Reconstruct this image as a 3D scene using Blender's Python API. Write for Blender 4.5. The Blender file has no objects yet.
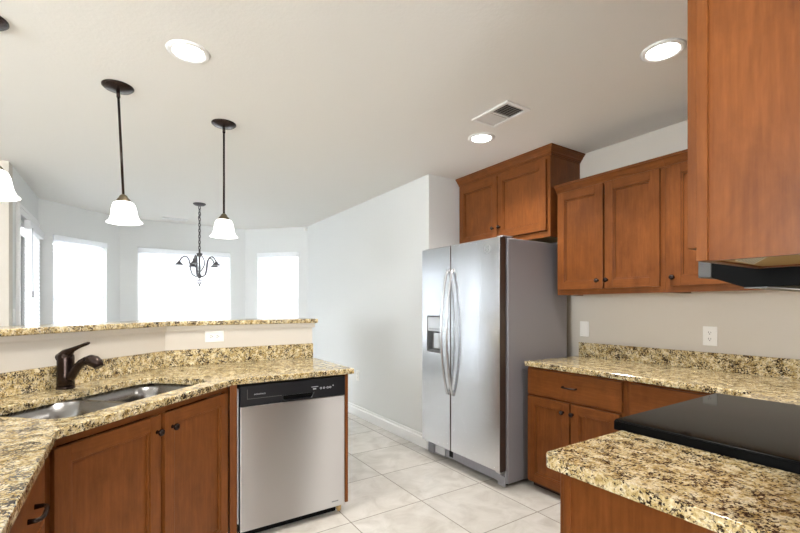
import bpy, bmesh, math, random
from mathutils import Matrix, Vector
PI = math.pi
SC = bpy.context.scene
COL = SC.collection
random.seed(4)

# ------------------------------------------------------------------ camera, world, exposure, large lights
cam_d = bpy.data.cameras.new('camera')
cam = bpy.data.objects.new('camera', cam_d); COL.objects.link(cam)
cam_d.sensor_width = 36.0
cam_d.lens = 424.5 / 800 * 36.0
cam_d.shift_y = (306.2 - 266.5) / 800
cam_d.clip_start = 0.02
cam.location = (0, 0, 1.28)
cam.rotation_euler = (PI / 2, 0, -math.radians(33.0))
SC.camera = cam

SC.view_settings.view_transform = 'Standard'
SC.view_settings.look = 'None'
SC.view_settings.gamma = 1.0
SC.view_settings.use_curve_mapping = False
SC.view_settings.exposure = 0.38

world = bpy.data.worlds.new('daylight'); SC.world = world
world.use_nodes = True
bgn = world.node_tree.nodes['Background']
bgn.inputs[0].default_value = (0.90, 0.95, 1.0, 1)
bgn.inputs[1].default_value = 23.0

def area(name, loc, direction, sx, sy, power, color=(1, 1, 1)):
    l = bpy.data.lights.new(name, 'AREA'); l.shape = 'RECTANGLE'; l.size = sx; l.size_y = sy
    l.energy = power; l.color = color
    o = bpy.data.objects.new(name, l); COL.objects.link(o); o.location = loc
    o.rotation_euler = Vector(direction).to_track_quat('-Z', 'Z').to_euler()
    return o
# added fill lights, out of view, aimed up to bounce off the ceiling
area('fill_light_left', (-4.1, 0.4, 1.5), (1, 0.5, 0.55), 1.2, 1.2, 95, (0.90, 0.96, 1.0))
area('fill_light_rear', (-0.6, -3.9, 1.5), (0.15, 1, 0.75), 1.2, 1.2, 75, (1.0, 0.97, 0.93))

CEIL = 2.463

# ------------------------------------------------------------------ materials
MATS = {}
def new_mat(name):
    m = bpy.data.materials.new(name); m.use_nodes = True
    MATS[name] = m
    return m, m.node_tree.nodes, m.node_tree.links, m.node_tree.nodes['Principled BSDF']
def plain(name, col, rough=0.5, metal=0.0, spec=0.5, coat=0.0):
    m, n, l, b = new_mat(name)
    b.inputs['Base Color'].default_value = (*col, 1); b.inputs['Roughness'].default_value = rough
    b.inputs['Metallic'].default_value = metal; b.inputs['Specular IOR Level'].default_value = spec
    b.inputs['Coat Weight'].default_value = coat
    return m
def ramp(n, stops, interp='LINEAR'):
    r = n.new('ShaderNodeValToRGB'); r.color_ramp.interpolation = interp
    e = r.color_ramp.elements
    e[0].position, e[0].color = stops[0][0], (*stops[0][1], 1)
    e[1].position, e[1].color = stops[-1][0], (*stops[-1][1], 1)
    for p, c in stops[1:-1]:
        k = e.new(p); k.color = (*c, 1)
    return r
def coords(n, l, scale=(1, 1, 1)):
    t = n.new('ShaderNodeTexCoord'); mp = n.new('ShaderNodeMapping'); mp.inputs['Scale'].default_value = scale
    l.new(t.outputs['Object'], mp.inputs['Vector'])
    return mp.outputs['Vector']
def noise(n, l, vec, scale, detail=4, rough=0.55, dist=0.0):
    t = n.new('ShaderNodeTexNoise'); t.inputs['Scale'].default_value = scale; t.inputs['Detail'].default_value = detail
    t.inputs['Roughness'].default_value = rough; t.inputs['Distortion'].default_value = dist
    l.new(vec, t.inputs['Vector']); return t.outputs['Fac']
def mix(n, l, fac, a, b, blend='MIX'):
    m = n.new('ShaderNodeMix'); m.data_type = 'RGBA'; m.blend_type = blend
    for s, v in ((m.inputs[0], fac), (m.inputs[6], a), (m.inputs[7], b)):
        if hasattr(v, 'links') or hasattr(v, 'is_output'): l.new(v, s)
        else: s.default_value = v if isinstance(v, float) else (*v, 1)
    return m.outputs[2]
def bump(n, l, b, h, strength, dist=0.002):
    k = n.new('ShaderNodeBump'); k.inputs['Strength'].default_value = strength; k.inputs['Distance'].default_value = dist
    l.new(h, k.inputs['Height']); l.new(k.outputs['Normal'], b.inputs['Normal'])

def wood(name, scale):
    m, n, l, b = new_mat(name)
    v = coords(n, l, scale)
    g = noise(n, l, v, 14.0, 6, 0.6, 0.15)
    r = ramp(n, [(0.22, (0.143, 0.044, 0.0105)), (0.5, (0.180, 0.058, 0.0140)), (0.78, (0.222, 0.076, 0.0190))])
    l.new(g, r.inputs[0])
    big = noise(n, l, coords(n, l, (1, 1, 0.55)), 9.0, 5, 0.65, 0.4)
    r2 = ramp(n, [(0.30, (0.76, 0.72, 0.68)), (0.68, (1.16, 1.15, 1.12))]); l.new(big, r2.inputs[0])
    c = mix(n, l, 1.0, r.outputs[0], r2.outputs[0], 'MULTIPLY')
    l.new(c, b.inputs['Base Color'])
    b.inputs['Roughness'].default_value = 0.36; b.inputs['Specular IOR Level'].default_value = 0.20
    bump(n, l, b, g, 0.06, 0.001)
    return m
wood('wood_upright', (7, 7, 0.5))
wood('wood_level', (0.5, 7, 7))
plain('wood_raw', (0.50, 0.33, 0.13), 0.6)
plain('toe_dark', (0.035, 0.014, 0.007), 0.6)

def granite(name):
    m, n, l, b = new_mat(name)
    v = coords(n, l)
    base = noise(n, l, v, 42, 6, 0.72, 0.3)
    r = ramp(n, [(0.30, (0.13, 0.08, 0.028)), (0.40, (0.36, 0.245, 0.085)), (0.49, (0.58, 0.45, 0.225)), (0.62, (0.78, 0.69, 0.48))])
    l.new(base, r.inputs[0])
    # dark mineral specks, clustered
    cl = noise(n, l, v, 22, 3, 0.6)
    sp = noise(n, l, v, 160, 4, 0.62, 0.4)
    ad = n.new('ShaderNodeMath'); ad.operation = 'MULTIPLY_ADD'; l.new(cl, ad.inputs[0]); ad.inputs[1].default_value = 0.55; l.new(sp, ad.inputs[2])
    rs = ramp(n, [(0.70, (1, 1, 1)), (0.75, (0, 0, 0))]); l.new(ad.outputs[0], rs.inputs[0])
    gy = noise(n, l, v, 95, 4, 0.6, 0.5); rg = ramp(n, [(0.565, (0, 0, 0)), (0.63, (0.85, 0.85, 0.85))]); l.new(gy, rg.inputs[0])
    c2 = mix(n, l, rg.outputs[0], r.outputs[0], (0.19, 0.145, 0.10))
    fl = noise(n, l, v, 130, 3, 0.5); rf = ramp(n, [(0.60, (0, 0, 0)), (0.68, (0.8, 0.8, 0.8))]); l.new(fl, rf.inputs[0])
    c1 = mix(n, l, rf.outputs[0], c2, (0.86, 0.78, 0.60))
    c3 = mix(n, l, rs.outputs[0], c1, (0.028, 0.018, 0.013))
    l.new(c3, b.inputs['Base Color'])
    b.inputs['Roughness'].default_value = 0.13; b.inputs['Specular IOR Level'].default_value = 0.55
    return m
granite('granite')

def paint(name, col, bscale=160, bstr=0.10):
    m, n, l, b = new_mat(name)
    b.inputs['Base Color'].default_value = (*col, 1); b.inputs['Roughness'].default_value = 0.75
    b.inputs['Specular IOR Level'].default_value = 0.25
    bump(n, l, b, noise(n, l, coords(n, l), bscale, 3, 0.5), bstr, 0.003)
    return m
paint('wall_paint', (0.62, 0.575, 0.51))
paint('nook_paint', (0.74, 0.75, 0.74))
paint('ceiling_paint', (0.82, 0.80, 0.76), 70, 0.35)
plain('trim_white', (0.84, 0.84, 0.83), 0.4)
plain('plastic_white', (0.84, 0.83, 0.80), 0.35)
plain('bronze', (0.034, 0.021, 0.017), 0.26, 0.75)
plain('bronze_bloom', (0.09, 0.085, 0.09), 0.4, 0.6)  # chandelier bronze, lightened in colour to stand in for bloom before the windows
plain('bronze_cap', (0.13, 0.105, 0.065), 0.38, 0.8)
plain('slot_dark', (0.02, 0.02, 0.02), 0.6)
plain('black_plastic', (0.003, 0.003, 0.0035), 0.40, 0.0, 0.08)
plain('panel_black', (0.014, 0.014, 0.016), 0.3, 0.0, 0.35)
plain('black_matte', (0.003, 0.003, 0.003), 0.55, 0.0, 0.08)
plain('black_glass', (0.005, 0.0045, 0.0045), 0.05, 0.0, 0.04)
plain('fridge_side', (0.25, 0.24, 0.26), 0.45, 0.0)
plain('fridge_grille', (0.30, 0.30, 0.33), 0.4, 0.2)
plain('grey_plastic', (0.16, 0.16, 0.165), 0.4)
plain('silver_panel', (0.60, 0.62, 0.64), 0.3, 0.3)
plain('door_edge', (0.10, 0.075, 0.065), 0.3, 0.6)
plain('chrome', (0.75, 0.75, 0.77), 0.12, 1.0)
plain('gasket', (0.06, 0.06, 0.065), 0.6)
plain('ink_light', (0.50, 0.50, 0.53), 0.5)
plain('ink_grey', (0.25, 0.26, 0.27), 0.5)
plain('grey_cap', (0.10, 0.095, 0.09), 0.5, 0.2)
plain('paper', (0.66, 0.62, 0.50), 0.7)
plain('duct_dark', (0.05, 0.045, 0.04), 0.8)

def steel(name, col, rough, aniso):
    m, n, l, b = new_mat(name)
    b.inputs['Base Color'].default_value = (*col, 1); b.inputs['Metallic'].default_value = 1.0
    b.inputs['Roughness'].default_value = rough; b.inputs['Anisotropic Rotation'].default_value = 0.25
    b.inputs['Anisotropic'].default_value = aniso
    t = n.new('ShaderNodeTangent'); t.direction_type = 'RADIAL'; t.axis = 'Z'
    l.new(t.outputs[0], b.inputs['Tangent'])
    return m
steel('steel', (0.64, 0.63, 0.63), 0.36, 1.0)
steel('steel_fridge', (0.70, 0.71, 0.73), 0.22, 0.3)
steel('steel_sink', (0.27, 0.265, 0.26), 0.27, 0.0)

def emit(name, col, strength, base=(0.9, 0.9, 0.88)):
    m, n, l, b = new_mat(name)
    b.inputs['Base Color'].default_value = (*base, 1); b.inputs['Roughness'].default_value = 0.3
    b.inputs['Emission Color'].default_value = (*col, 1); b.inputs['Emission Strength'].default_value = strength
    return m
emit('lamp_lens', (1.0, 0.96, 0.90), 14.0)
emit('added_hood_lamp', (1.0, 0.93, 0.84), 40.0)
emit('shade_glass', (1.0, 0.985, 0.95), 2.2)

def tile():
    m, n, l, b = new_mat('floor_tile')
    t = n.new('ShaderNodeTexCoord'); sx = n.new('ShaderNodeSeparateXYZ'); l.new(t.outputs['Object'], sx.inputs[0])
    def M(op, a, c):
        k = n.new('ShaderNodeMath'); k.operation = op
        for i, q in enumerate((a, c)):
            if q is None: continue
            if isinstance(q, (int, float)): k.inputs[i].default_value = q
            else: l.new(q, k.inputs[i])
        return k.outputs[0]
    P = 0.515
    ids = []; ds = []
    for ax, off in ((0, 1.640 - 8 * P), (1, 2.265 - 16 * P)):
        u = M('DIVIDE', M('SUBTRACT', sx.outputs[ax], off), P)
        fr = M('FRACT', u, None); ids.append(M('FLOOR', u, None))
        ds.append(M('ABSOLUTE', M('SUBTRACT', fr, 0.5), None))
    mx = M('MAXIMUM', ds[0], ds[1])
    g = M('GREATER_THAN', mx, 0.5 - 0.0035 / P)
    cid = n.new('ShaderNodeCombineXYZ'); l.new(ids[0], cid.inputs[0]); l.new(ids[1], cid.inputs[1])
    wn = n.new('ShaderNodeTexWhiteNoise'); l.new(cid.outputs[0], wn.inputs['Vector'])
    add = n.new('ShaderNodeVectorMath'); add.operation = 'MULTIPLY_ADD'
    l.new(wn.outputs['Color'], add.inputs[0]); add.inputs[1].default_value = (7, 7, 7); l.new(t.outputs['Object'], add.inputs[2])
    f = noise(n, l, add.outputs[0], 5.5, 7, 0.62, 0.8)
    r = ramp(n, [(0.30, (0.46, 0.43, 0.385)), (0.5, (0.58, 0.555, 0.51)), (0.7, (0.67, 0.645, 0.605))]); l.new(f, r.inputs[0])
    tone = ramp(n, [(0, (0.93, 0.93, 0.93)), (1, (1.03, 1.02, 1.01))]); l.new(wn.outputs['Value'], tone.inputs[0])
    c = mix(n, l, 1.0, r.outputs[0], tone.outputs[0], 'MULTIPLY')
    c = mix(n, l, g, c, (0.27, 0.245, 0.21))
    l.new(c, b.inputs['Base Color'])
    rr = n.new('ShaderNodeMapRange'); rr.inputs[3].default_value = 0.30; rr.inputs[4].default_value = 0.8; l.new(g, rr.inputs[0])
    l.new(rr.outputs[0], b.inputs['Roughness'])
    inv = M('SUBTRACT', 1.0, g); bump(n, l, b, inv, 0.3, 0.002)
tile()

def glass():
    m, n, l, b = new_mat('window_glass')
    n.remove(b); out = n['Material Output']
    tr = n.new('ShaderNodeBsdfTransparent'); gl = n.new('ShaderNodeBsdfGlossy'); gl.inputs['Roughness'].default_value = 0.02
    fr = n.new('ShaderNodeFresnel'); fr.inputs[0].default_value = 1.45
    mx = n.new('ShaderNodeMixShader'); l.new(fr.outputs[0], mx.inputs[0]); l.new(tr.outputs[0], mx.inputs[1]); l.new(gl.outputs[0], mx.inputs[2])
    l.new(mx.outputs[0], out.inputs[0])
glass()
def vinyl():
    m, n, l, b = new_mat('blind_white')
    b.inputs['Base Color'].default_value = (0.88, 0.88, 0.88, 1); b.inputs['Roughness'].default_value = 0.5
    tl = n.new('ShaderNodeBsdfTranslucent'); tl.inputs[0].default_value = (0.88, 0.9, 0.92, 1)
    mx = n.new('ShaderNodeMixShader'); mx.inputs[0].default_value = 0.35
    l.new(b.outputs[0], mx.inputs[1]); l.new(tl.outputs[0], mx.inputs[2]); l.new(mx.outputs[0], n['Material Output'].inputs[0])
vinyl()

# ------------------------------------------------------------------ mesh helpers
class MB:
    def __init__(s): s.bm = bmesh.new(); s.mi = 0; s.M = Matrix()
    def mat(s, i): s.mi = i; return s
    def v(s, x, y, z): return s.bm.verts.new(s.M @ Vector((x, y, z)))
    def f(s, vs, smooth=False):
        try:
            k = s.bm.faces.new(vs); k.material_index = s.mi; k.smooth = smooth; return k
        except ValueError: return None
    def box(s, x0, x1, y0, y1, z0, z1):
        return s.prism([(x0, y0), (x1, y0), (x1, y1), (x0, y1)], z0, z1)
    def prism(s, poly, z0, z1):
        a = sum(poly[i][0] * poly[(i + 1) % len(poly)][1] - poly[(i + 1) % len(poly)][0] * poly[i][1] for i in range(len(poly)))
        if a < 0: poly = poly[::-1]
        lo = [s.v(x, y, z0) for x, y in poly]; hi = [s.v(x, y, z1) for x, y in poly]
        s.f(lo[::-1]); s.f(hi)
        k = len(poly)
        for i in range(k): s.f([lo[i], lo[(i + 1) % k], hi[(i + 1) % k], hi[i]])
        return s
    def plate(s, outer, holes, z0, z1):
        """polygon with holes, extruded between z0 and z1"""
        tmp = bmesh.new(); edges = []
        for loop in [outer] + holes:
            vs = [tmp.verts.new((x, y, 0)) for x, y in loop]
            edges += [tmp.edges.new((vs[i], vs[(i + 1) % len(vs)])) for i in range(len(vs))]
        bmesh.ops.triangle_fill(tmp, use_beauty=True, edges=edges)
        tmp.verts.ensure_lookup_table()
        tmp.verts.index_update()
        co = [tuple(q.co) for q in tmp.verts]
        lo = [s.v(x, y, z0) for x, y, _ in co]; hi = [s.v(x, y, z1) for x, y, _ in co]
        for t in tmp.faces:
            ii = [q.index for q in t.verts]
            if t.normal.z < 0: ii = ii[::-1]
            s.f([hi[i] for i in ii]); s.f([lo[i] for i in ii[::-1]])
        tmp.free()
        base = 0
        for loop in [outer] + holes:
            k = len(loop)
            for i in range(k):
                a, b = base + i, base + (i + 1) % k
                s.f([lo[a], lo[b], hi[b], hi[a]])
            base += k
        bmesh.ops.recalc_face_normals(s.bm, faces=s.bm.faces[:])
        return s
    def lathe(s, c, prof, seg=32, axis='Z', cap=True):
        """prof: list of (radius, height) along axis from c"""
        rings = []
        for r, h in prof:
            ring = []
            for i in range(seg):
                a = 2 * PI * i / seg
                p = (r * math.cos(a), r * math.sin(a), h)
                if axis == 'X': p = (p[2], p[0], p[1])
                elif axis == 'Y': p = (p[1], p[2], p[0])
                ring.append(s.v(c[0] + p[0], c[1] + p[1], c[2] + p[2]))
            rings.append(ring)
        for a, b in zip(rings, rings[1:]):
            for i in range(seg):
                j = (i + 1) % seg
                s.f([a[i], a[j], b[j], b[i]], True)
        if cap:
            s.f(rings[0][::-1]); s.f(rings[-1])
        return s
    def tube(s, pts, r, seg=12, cap=True):
        pts = [Vector(p) for p in pts]
        rr = r if isinstance(r, (list, tuple)) else [r] * len(pts)
        rings = []; up = None
        for i, p in enumerate(pts):
            d = (pts[min(i + 1, len(pts) - 1)] - pts[max(i - 1, 0)]).normalized()
            if up is None:
                up = d.orthogonal().normalized()
            up = (up - d * up.dot(d)).normalized(); sd = d.cross(up)
            rings.append([s.v(*(p + (up * math.cos(2 * PI * k / seg) + sd * math.sin(2 * PI * k / seg)) * rr[i])) for k in range(seg)])
        for a, b in zip(rings, rings[1:]):
            for k in range(seg):
                j = (k + 1) % seg
                s.f([a[k], a[j], b[j], b[k]], True)
        if cap: s.f(rings[0][::-1]); s.f(rings[-1])
        return s
    def sweep(s, path, prof, z0=0.0):
        """horizontal moulding: prof of (outward, z) swept along a 2-D path, mitred; outward = right-hand side"""
        offs = {}
        rows = []
        for d, z in prof:
            q = offset(path, d); rows.append([s.v(x, y, z0 + z) for x, y in q])
        k = len(rows)
        for i in range(k):
            a, b = rows[i], rows[(i + 1) % k]
            for j in range(len(path) - 1): s.f([a[j], a[j + 1], b[j + 1], b[j]])
        s.f([r[0] for r in rows]); s.f([r[-1] for r in rows][::-1])
        bmesh.ops.recalc_face_normals(s.bm, faces=s.bm.faces[:])
        return s

def offset(path, d):
    """offset an open 2-D polyline to its right-hand side by d, mitred"""
    out = []
    n = len(path)
    nr = []
    for a, b in zip(path, path[1:]):
        dx, dy = b[0] - a[0], b[1] - a[1]; L = math.hypot(dx, dy); nr.append((dy / L, -dx / L))
    for i, p in enumerate(path):
        if i == 0: m = nr[0]
        elif i == n - 1: m = nr[-1]
        else:
            a, b = nr[i - 1], nr[i]; k = 1 + a[0] * b[0] + a[1] * b[1]
            m = ((a[0] + b[0]) / k, (a[1] + b[1]) / k)
        out.append((p[0] + m[0] * d, p[1] + m[1] * d))
    return out
def band(path, d0, d1):
    return offset(path, d0) + offset(path, d1)[::-1]
def rounded(x0, x1, y0, y1, r, k=6):
    pts = []
    for cx, cy, a0 in ((x1 - r, y1 - r, 0), (x0 + r, y1 - r, 90), (x0 + r, y0 + r, 180), (x1 - r, y0 + r, 270)):
        for i in range(k + 1):
            a = math.radians(a0 + 90 * i / k); pts.append((cx + r * math.cos(a), cy + r * math.sin(a)))
    return pts

def obj(name, mb, mats, parent=None, bevel=0.0, seg=2, recentre=False, angle=35):
    me = bpy.data.meshes.new(name)
    if recentre:
        vs = mb.bm.verts
        lo = Vector([min(q.co[i] for q in vs) for i in range(3)]); hi = Vector([max(q.co[i] for q in vs) for i in range(3)])
        c = Vector(((lo.x + hi.x) / 2, (lo.y + hi.y) / 2, lo.z))
        for q in vs: q.co -= c
    mb.bm.to_mesh(me); mb.bm.free()
    for m in ([mats] if isinstance(mats, str) else mats): me.materials.append(MATS[m])
    o = bpy.data.objects.new(name, me); COL.objects.link(o)
    if recentre: o.location = c
    if parent: o.parent = parent
    if bevel:
        k = o.modifiers.new('soft edges', 'BEVEL'); k.width = bevel; k.segments = seg; k.limit_method = 'ANGLE'; k.angle_limit = math.radians(angle)
        k.harden_normals = False
    return o
def tag(o, label, cat, group=None):
    o['label'] = label; o['category'] = cat
    if group: o['group'] = group
    return o
def thing(name, label, cat, loc=(0, 0, 0), rz=0.0, group=None):
    o = bpy.data.objects.new(name, None); COL.objects.link(o); o.empty_display_size = 0.1
    o.location = loc; o.rotation_euler = (0, 0, rz)
    return tag(o, label, cat, group)
def struct(name, mb, mats, parent=None, bevel=0.0):
    o = obj(name, mb, mats, parent, bevel)
    if parent is None: o['kind'] = 'structure'
    return o
def mb_box(*a): return MB().box(*a)

# ------------------------------------------------------------------ room shell
PLAN = [(-4.34, -4.14), (3.15, -4.14), (3.15, 6.0), (2.40, 6.14), (1.62, 6.91), (-0.11, 6.91), (-0.93, 6.12), (-0.93, 4.78), (-4.34, 4.78)]
struct('floor', MB().prism(PLAN, -0.10, 0.0), 'floor_tile')
struct('ceiling', MB().prism(PLAN, CEIL, CEIL + 0.12), 'ceiling_paint')
struct('wall_kitchen', mb_box(3.0, 3.15, -4.0, 3.045, 0, CEIL), 'wall_paint')
struct('wall_right', mb_box(2.285, 3.15, 3.045, 6.2, 0, CEIL), 'nook_paint')
struct('wall_range', mb_box(0.93, 3.0, -0.06, 0.08, 0, CEIL), 'wall_paint')

def wall_open(name, p0, p1, th, op, m, ext0=0.0, ext1=0.0):
    """wall from p0 to p1 (outside on the left-hand side), with one opening op=(s0,s1,z0,z1)"""
    L = math.hypot(p1[0] - p0[0], p1[1] - p0[1])
    b = MB(); b.M = Matrix.Translation((p0[0], p0[1], 0)) @ Matrix.Rotation(math.atan2(p1[1] - p0[1], p1[0] - p0[0]), 4, 'Z')
    if op:
        s0, s1, z0, z1 = op
        b.box(-ext0, s0, 0, th, 0, CEIL); b.box(s1, L + ext1, 0, th, 0, CEIL)
        if z0 > 0: b.box(s0, s1, 0, th, 0, z0)
        b.box(s0, s1, 0, th, z1, CEIL)
    else: b.box(-ext0, L + ext1, 0, th, 0, CEIL)
    return struct(name, b, m)
BA, BB, BC, BD = (-0.79, 6.05), (-0.05, 6.77), (1.56, 6.77), (2.285, 6.05)
LEN1 = math.dist(BA, BB); LEN3 = math.dist(BC, BD)
SILL, HEAD = 0.72, 2.095
wall_open('wall_bay_left', BA, BB, 0.14, (0.159, 0.841, SILL, HEAD), 'nook_paint', 0, 0.03)
wall_open('wall_bay_center', BB, BC, 0.14, (0.20, 1.395, SILL, HEAD - 0.012), 'nook_paint')
wall_open('wall_bay_right', BC, BD, 0.14, (0.198, 0.879, SILL, HEAD), 'nook_paint', 0.03, 0)
wall_open('wall_left', (-0.79, 4.78), (-0.79, 6.05), 0.14, (0.22, 1.12, 0.0, 2.10), 'nook_paint', 0, 0.04)
struct('wall_stub', mb_box(-4.2, -0.79, 4.64, 4.78, 0, CEIL), 'wall_paint')
wall_open('wall_living', (-4.2, -4.0), (-4.2, 4.64), 0.14, (3.8, 5.0, 0.9, 2.1), 'wall_paint')
wall_open('wall_rear', (3.0, -4.0), (-4.2, -4.0), 0.14, (3.0, 4.2, 0.9, 2.1), 'wall_paint')

# baseboard along the long wall (stepped profile)
b = MB(); b.sweep([(2.285, 3.045), (2.285, 6.05)][::-1], [(0, 0), (0.016, 0), (0.016, 0.085), (0.008, 0.095), (0.006, 0.115), (0, 0.118)])
struct('baseboard_right', b, 'trim_white')

# half wall behind the peninsula, with the trim strip under the raised bar top
BACK = [(1.207, 3.073), (0.228, 3.073), (-0.82, 2.025), (-0.82, 0.30)]
b = MB(); b.prism(band(BACK, 0.02, 0.14), 0, 1.152)
struct('wall_peninsula', b, 'wall_paint')
b = MB(); b.sweep([(1.222, 3.073)] + BACK[1:], [(0.02, 1.118), (0.008, 1.118), (0.004, 1.128), (0.004, 1.152), (0.02, 1.152)])
struct('trim_1', b, 'wall_paint')

# ------------------------------------------------------------------ windows of the bay and their blinds
def frame_matrix(p0, p1):
    return (p0[0], p0[1], 0), math.atan2(p1[1] - p0[1], p1[0] - p0[0])
def window(i, p0, p1, s0, s1, head, rail_z, two):
    loc, rz = frame_matrix(p0, p1)
    w = bpy.data.objects.new('window_%d' % i, None); COL.objects.link(w); w.location = loc; w.rotation_euler = (0, 0, rz); w['kind'] = 'structure'
    e = 0.035
    b = MB()
    b.box(s0, s0 + e, 0.07, 0.12, SILL, head); b.box(s1 - e, s1, 0.07, 0.12, SILL, head)
    b.box(s0 + e, s1 - e, 0.07, 0.12, SILL, SILL + e); b.box(s0 + e, s1 - e, 0.07, 0.12, head - e, head)
    if two: b.box((s0 + s1) / 2 - 0.03, (s0 + s1) / 2 + 0.03, 0.07, 0.12, SILL + e, head - e)
    obj('window_frame', b, 'trim_white', w, 0.003)
    mids = [(s0 + e, s1 - e)] if not two else [(s0 + e, (s0 + s1) / 2 - 0.03), ((s0 + s1) / 2 + 0.03, s1 - e)]
    for a, c in mids:
        if rail_z:
            b = MB(); b.box(a, c, 0.085, 0.115, rail_z - 0.022, rail_z + 0.022)
            obj('meeting_rail', b, 'trim_white', w, 0.003)
        obj('pane', mb_box(a, c, 0.098, 0.102, SILL + e, head - e), 'window_glass', w)
    obj('window_sill', mb_box(s0 - 0.04, s1 + 0.04, -0.05, 0.069, SILL - 0.022, SILL), 'trim_white', w, 0.004)
def blind(label, p0, p1, s0, s1, top, bottom, group, depth=0.03, tilt=62):
    loc, rz = frame_matrix(p0, p1)
    t = thing('window_blind', label, 'blind', loc, rz, group)
    g = 0.006
    b = MB(); b.box(s0 + g, s1 - g, depth - 0.045, depth + 0.015, top - 0.062, top)
    obj('headrail', b, 'blind_white', t, 0.004)
    b = MB(); n = int((top - 0.09 - bottom) / 0.043); ca, sa = math.cos(math.radians(tilt)), math.sin(math.radians(tilt))
    for k in range(n):
        z = top - 0.085 - k * 0.043
        for q in (0, 1):
            pass
        h = 0.024
        y0, z0, y1, z1 = depth - h * ca, z - h * sa, depth + h * ca, z + h * sa
        vs = [b.v(s0 + 0.012, y0, z0), b.v(s1 - 0.012, y0, z0), b.v(s1 - 0.012, y1, z1), b.v(s0 + 0.012, y1, z1),
              b.v(s0 + 0.012, y0, z0 + 0.003), b.v(s1 - 0.012, y0, z0 + 0.003), b.v(s1 - 0.012, y1, z1 + 0.003), b.v(s0 + 0.012, y1, z1 + 0.003)]
        for fi in ((3, 2, 1, 0), (4, 5, 6, 7), (0, 1, 5, 4), (1, 2, 6, 5), (2, 3, 7, 6), (3, 0, 4, 7)): b.f([vs[i] for i in fi])
    obj('slats', b, 'blind_white', t)
    obj('bottom_rail', mb_box(s0 + 0.012, s1 - 0.012, depth - 0.025, depth + 0.02, bottom - 0.018, bottom + 0.004), 'blind_white', t, 0.003)
    for x in (s0 + 0.12, s1 - 0.12):
        b = MB(); b.tube([(x, depth - 0.027, top - 0.06), (x, depth - 0.027, bottom)], 0.0012, 6)
        obj('ladder_cord', b, 'blind_white', t)
window(1, BA, BB, 0.159, 0.841, HEAD, 1.375, False)
window(2, BB, BC, 0.20, 1.395, HEAD - 0.012, None, False)
window(3, BC, BD, 0.198, 0.879, HEAD, 1.375, False)
GB = 'white slatted blinds of the bay windows'
blind('white slatted blind on the bay window next to the glazed door', BA, BB, 0.159, 0.841, HEAD - 0.004, SILL + 0.03, GB)
blind('widest white slatted blind, behind the dark chandelier', BB, BC, 0.20, 1.395, HEAD - 0.016, SILL + 0.03, GB)
blind('white slatted blind on the narrow bay window beside the long plain wall', BC, BD, 0.198, 0.879, HEAD - 0.004, SILL + 0.03, GB)

# glazed door in the left nook wall, its casing and blind
loc, rz = frame_matrix((-0.79, 4.64), (-0.79, 6.05))
d = bpy.data.objects.new('door_1', None); COL.objects.link(d); d.location = loc; d.rotation_euler = (0, 0, rz); d['kind'] = 'structure'
b = MB(); b.box(0.365, 0.47, 0.03, 0.072, 0.01, 2.095); b.box(1.15, 1.255, 0.03, 0.072, 0.01, 2.095)
b.box(0.47, 1.15, 0.03, 0.072, 0.01, 0.26); b.box(0.47, 1.15, 0.03, 0.072, 1.98, 2.095)
obj('door_frame', b, 'trim_white', d, 0.003)
obj('pane', mb_box(0.47, 1.15, 0.048, 0.054, 0.26, 1.98), 'window_glass', d)
b = MB(); b.lathe((1.20, 0.03, 1.0), [(0.03, 0), (0.03, -0.008), (0.012, -0.012), (0.012, -0.045), (0.026, -0.05), (0.028, -0.065), (0.018, -0.078), (0.002, -0.08)], 20, 'Y')
obj('door_knob', b, 'bronze', d)
b = MB()
for x0, x1, z0, z1 in ((0.285, 0.36, 0, 2.175), (1.26, 1.335, 0, 2.175), (0.36, 1.26, 2.10, 2.175)): b.box(x0, x1, -0.018, 0.0, z0, z1)
b.box(0.275, 0.30, -0.024, 0.0, 0, 2.185); b.box(1.32, 1.345, -0.024, 0.0, 0, 2.185); b.box(0.30, 1.32, -0.024, 0.0, 2.16, 2.185)
o = struct('trim_2', b, 'trim_white'); o.location = loc; o.rotation_euler = (0, 0, rz)
t = thing('door_blind', 'white blind with deep valance on the glazed door', 'blind', loc, rz)
b = MB(); b.box(0.44, 1.18, -0.075, -0.028, 1.985, 2.065)
obj('valance', b, 'blind_white', t, 0.004)
obj('bracket', mb_box(0.46, 1.16, -0.028, 0.0295, 2.0, 2.04), 'blind_white', t)
b = MB()
for k in range(42):
    z = 1.955 - k * 0.041
    vs = [b.v(x, y, zz) for y, zz in ((-0.047, z - 0.022), (-0.033, z + 0.022)) for x in (0.45, 1.17)]; ws = [b.v(q.co.x, q.co.y - 0.002, q.co.z + 0.002) for q in vs]
    for fi in ((0, 1, 3, 2),): b.f([vs[i] for i in fi]); b.f([ws[i] for i in fi[::-1]])
    for i, j in ((0, 1), (1, 3), (3, 2), (2, 0)): b.f([vs[i], vs[j], ws[j], ws[i]])
bmesh.ops.recalc_face_normals(b.bm, faces=b.bm.faces[:])
obj('slats', b, 'blind_white', t)
obj('bottom_rail', mb_box(0.45, 1.17, -0.06, -0.018, 0.215, 0.235), 'blind_white', t, 0.003)
b = MB(); b.tube([(0.50, -0.08, 2.0), (0.50, -0.082, 1.42)], 0.003, 8); b.tube([(0.50, -0.082, 1.42), (0.50, -0.082, 1.36)], 0.006, 8)
obj('wand', b, 'grey_plastic', t)

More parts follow.
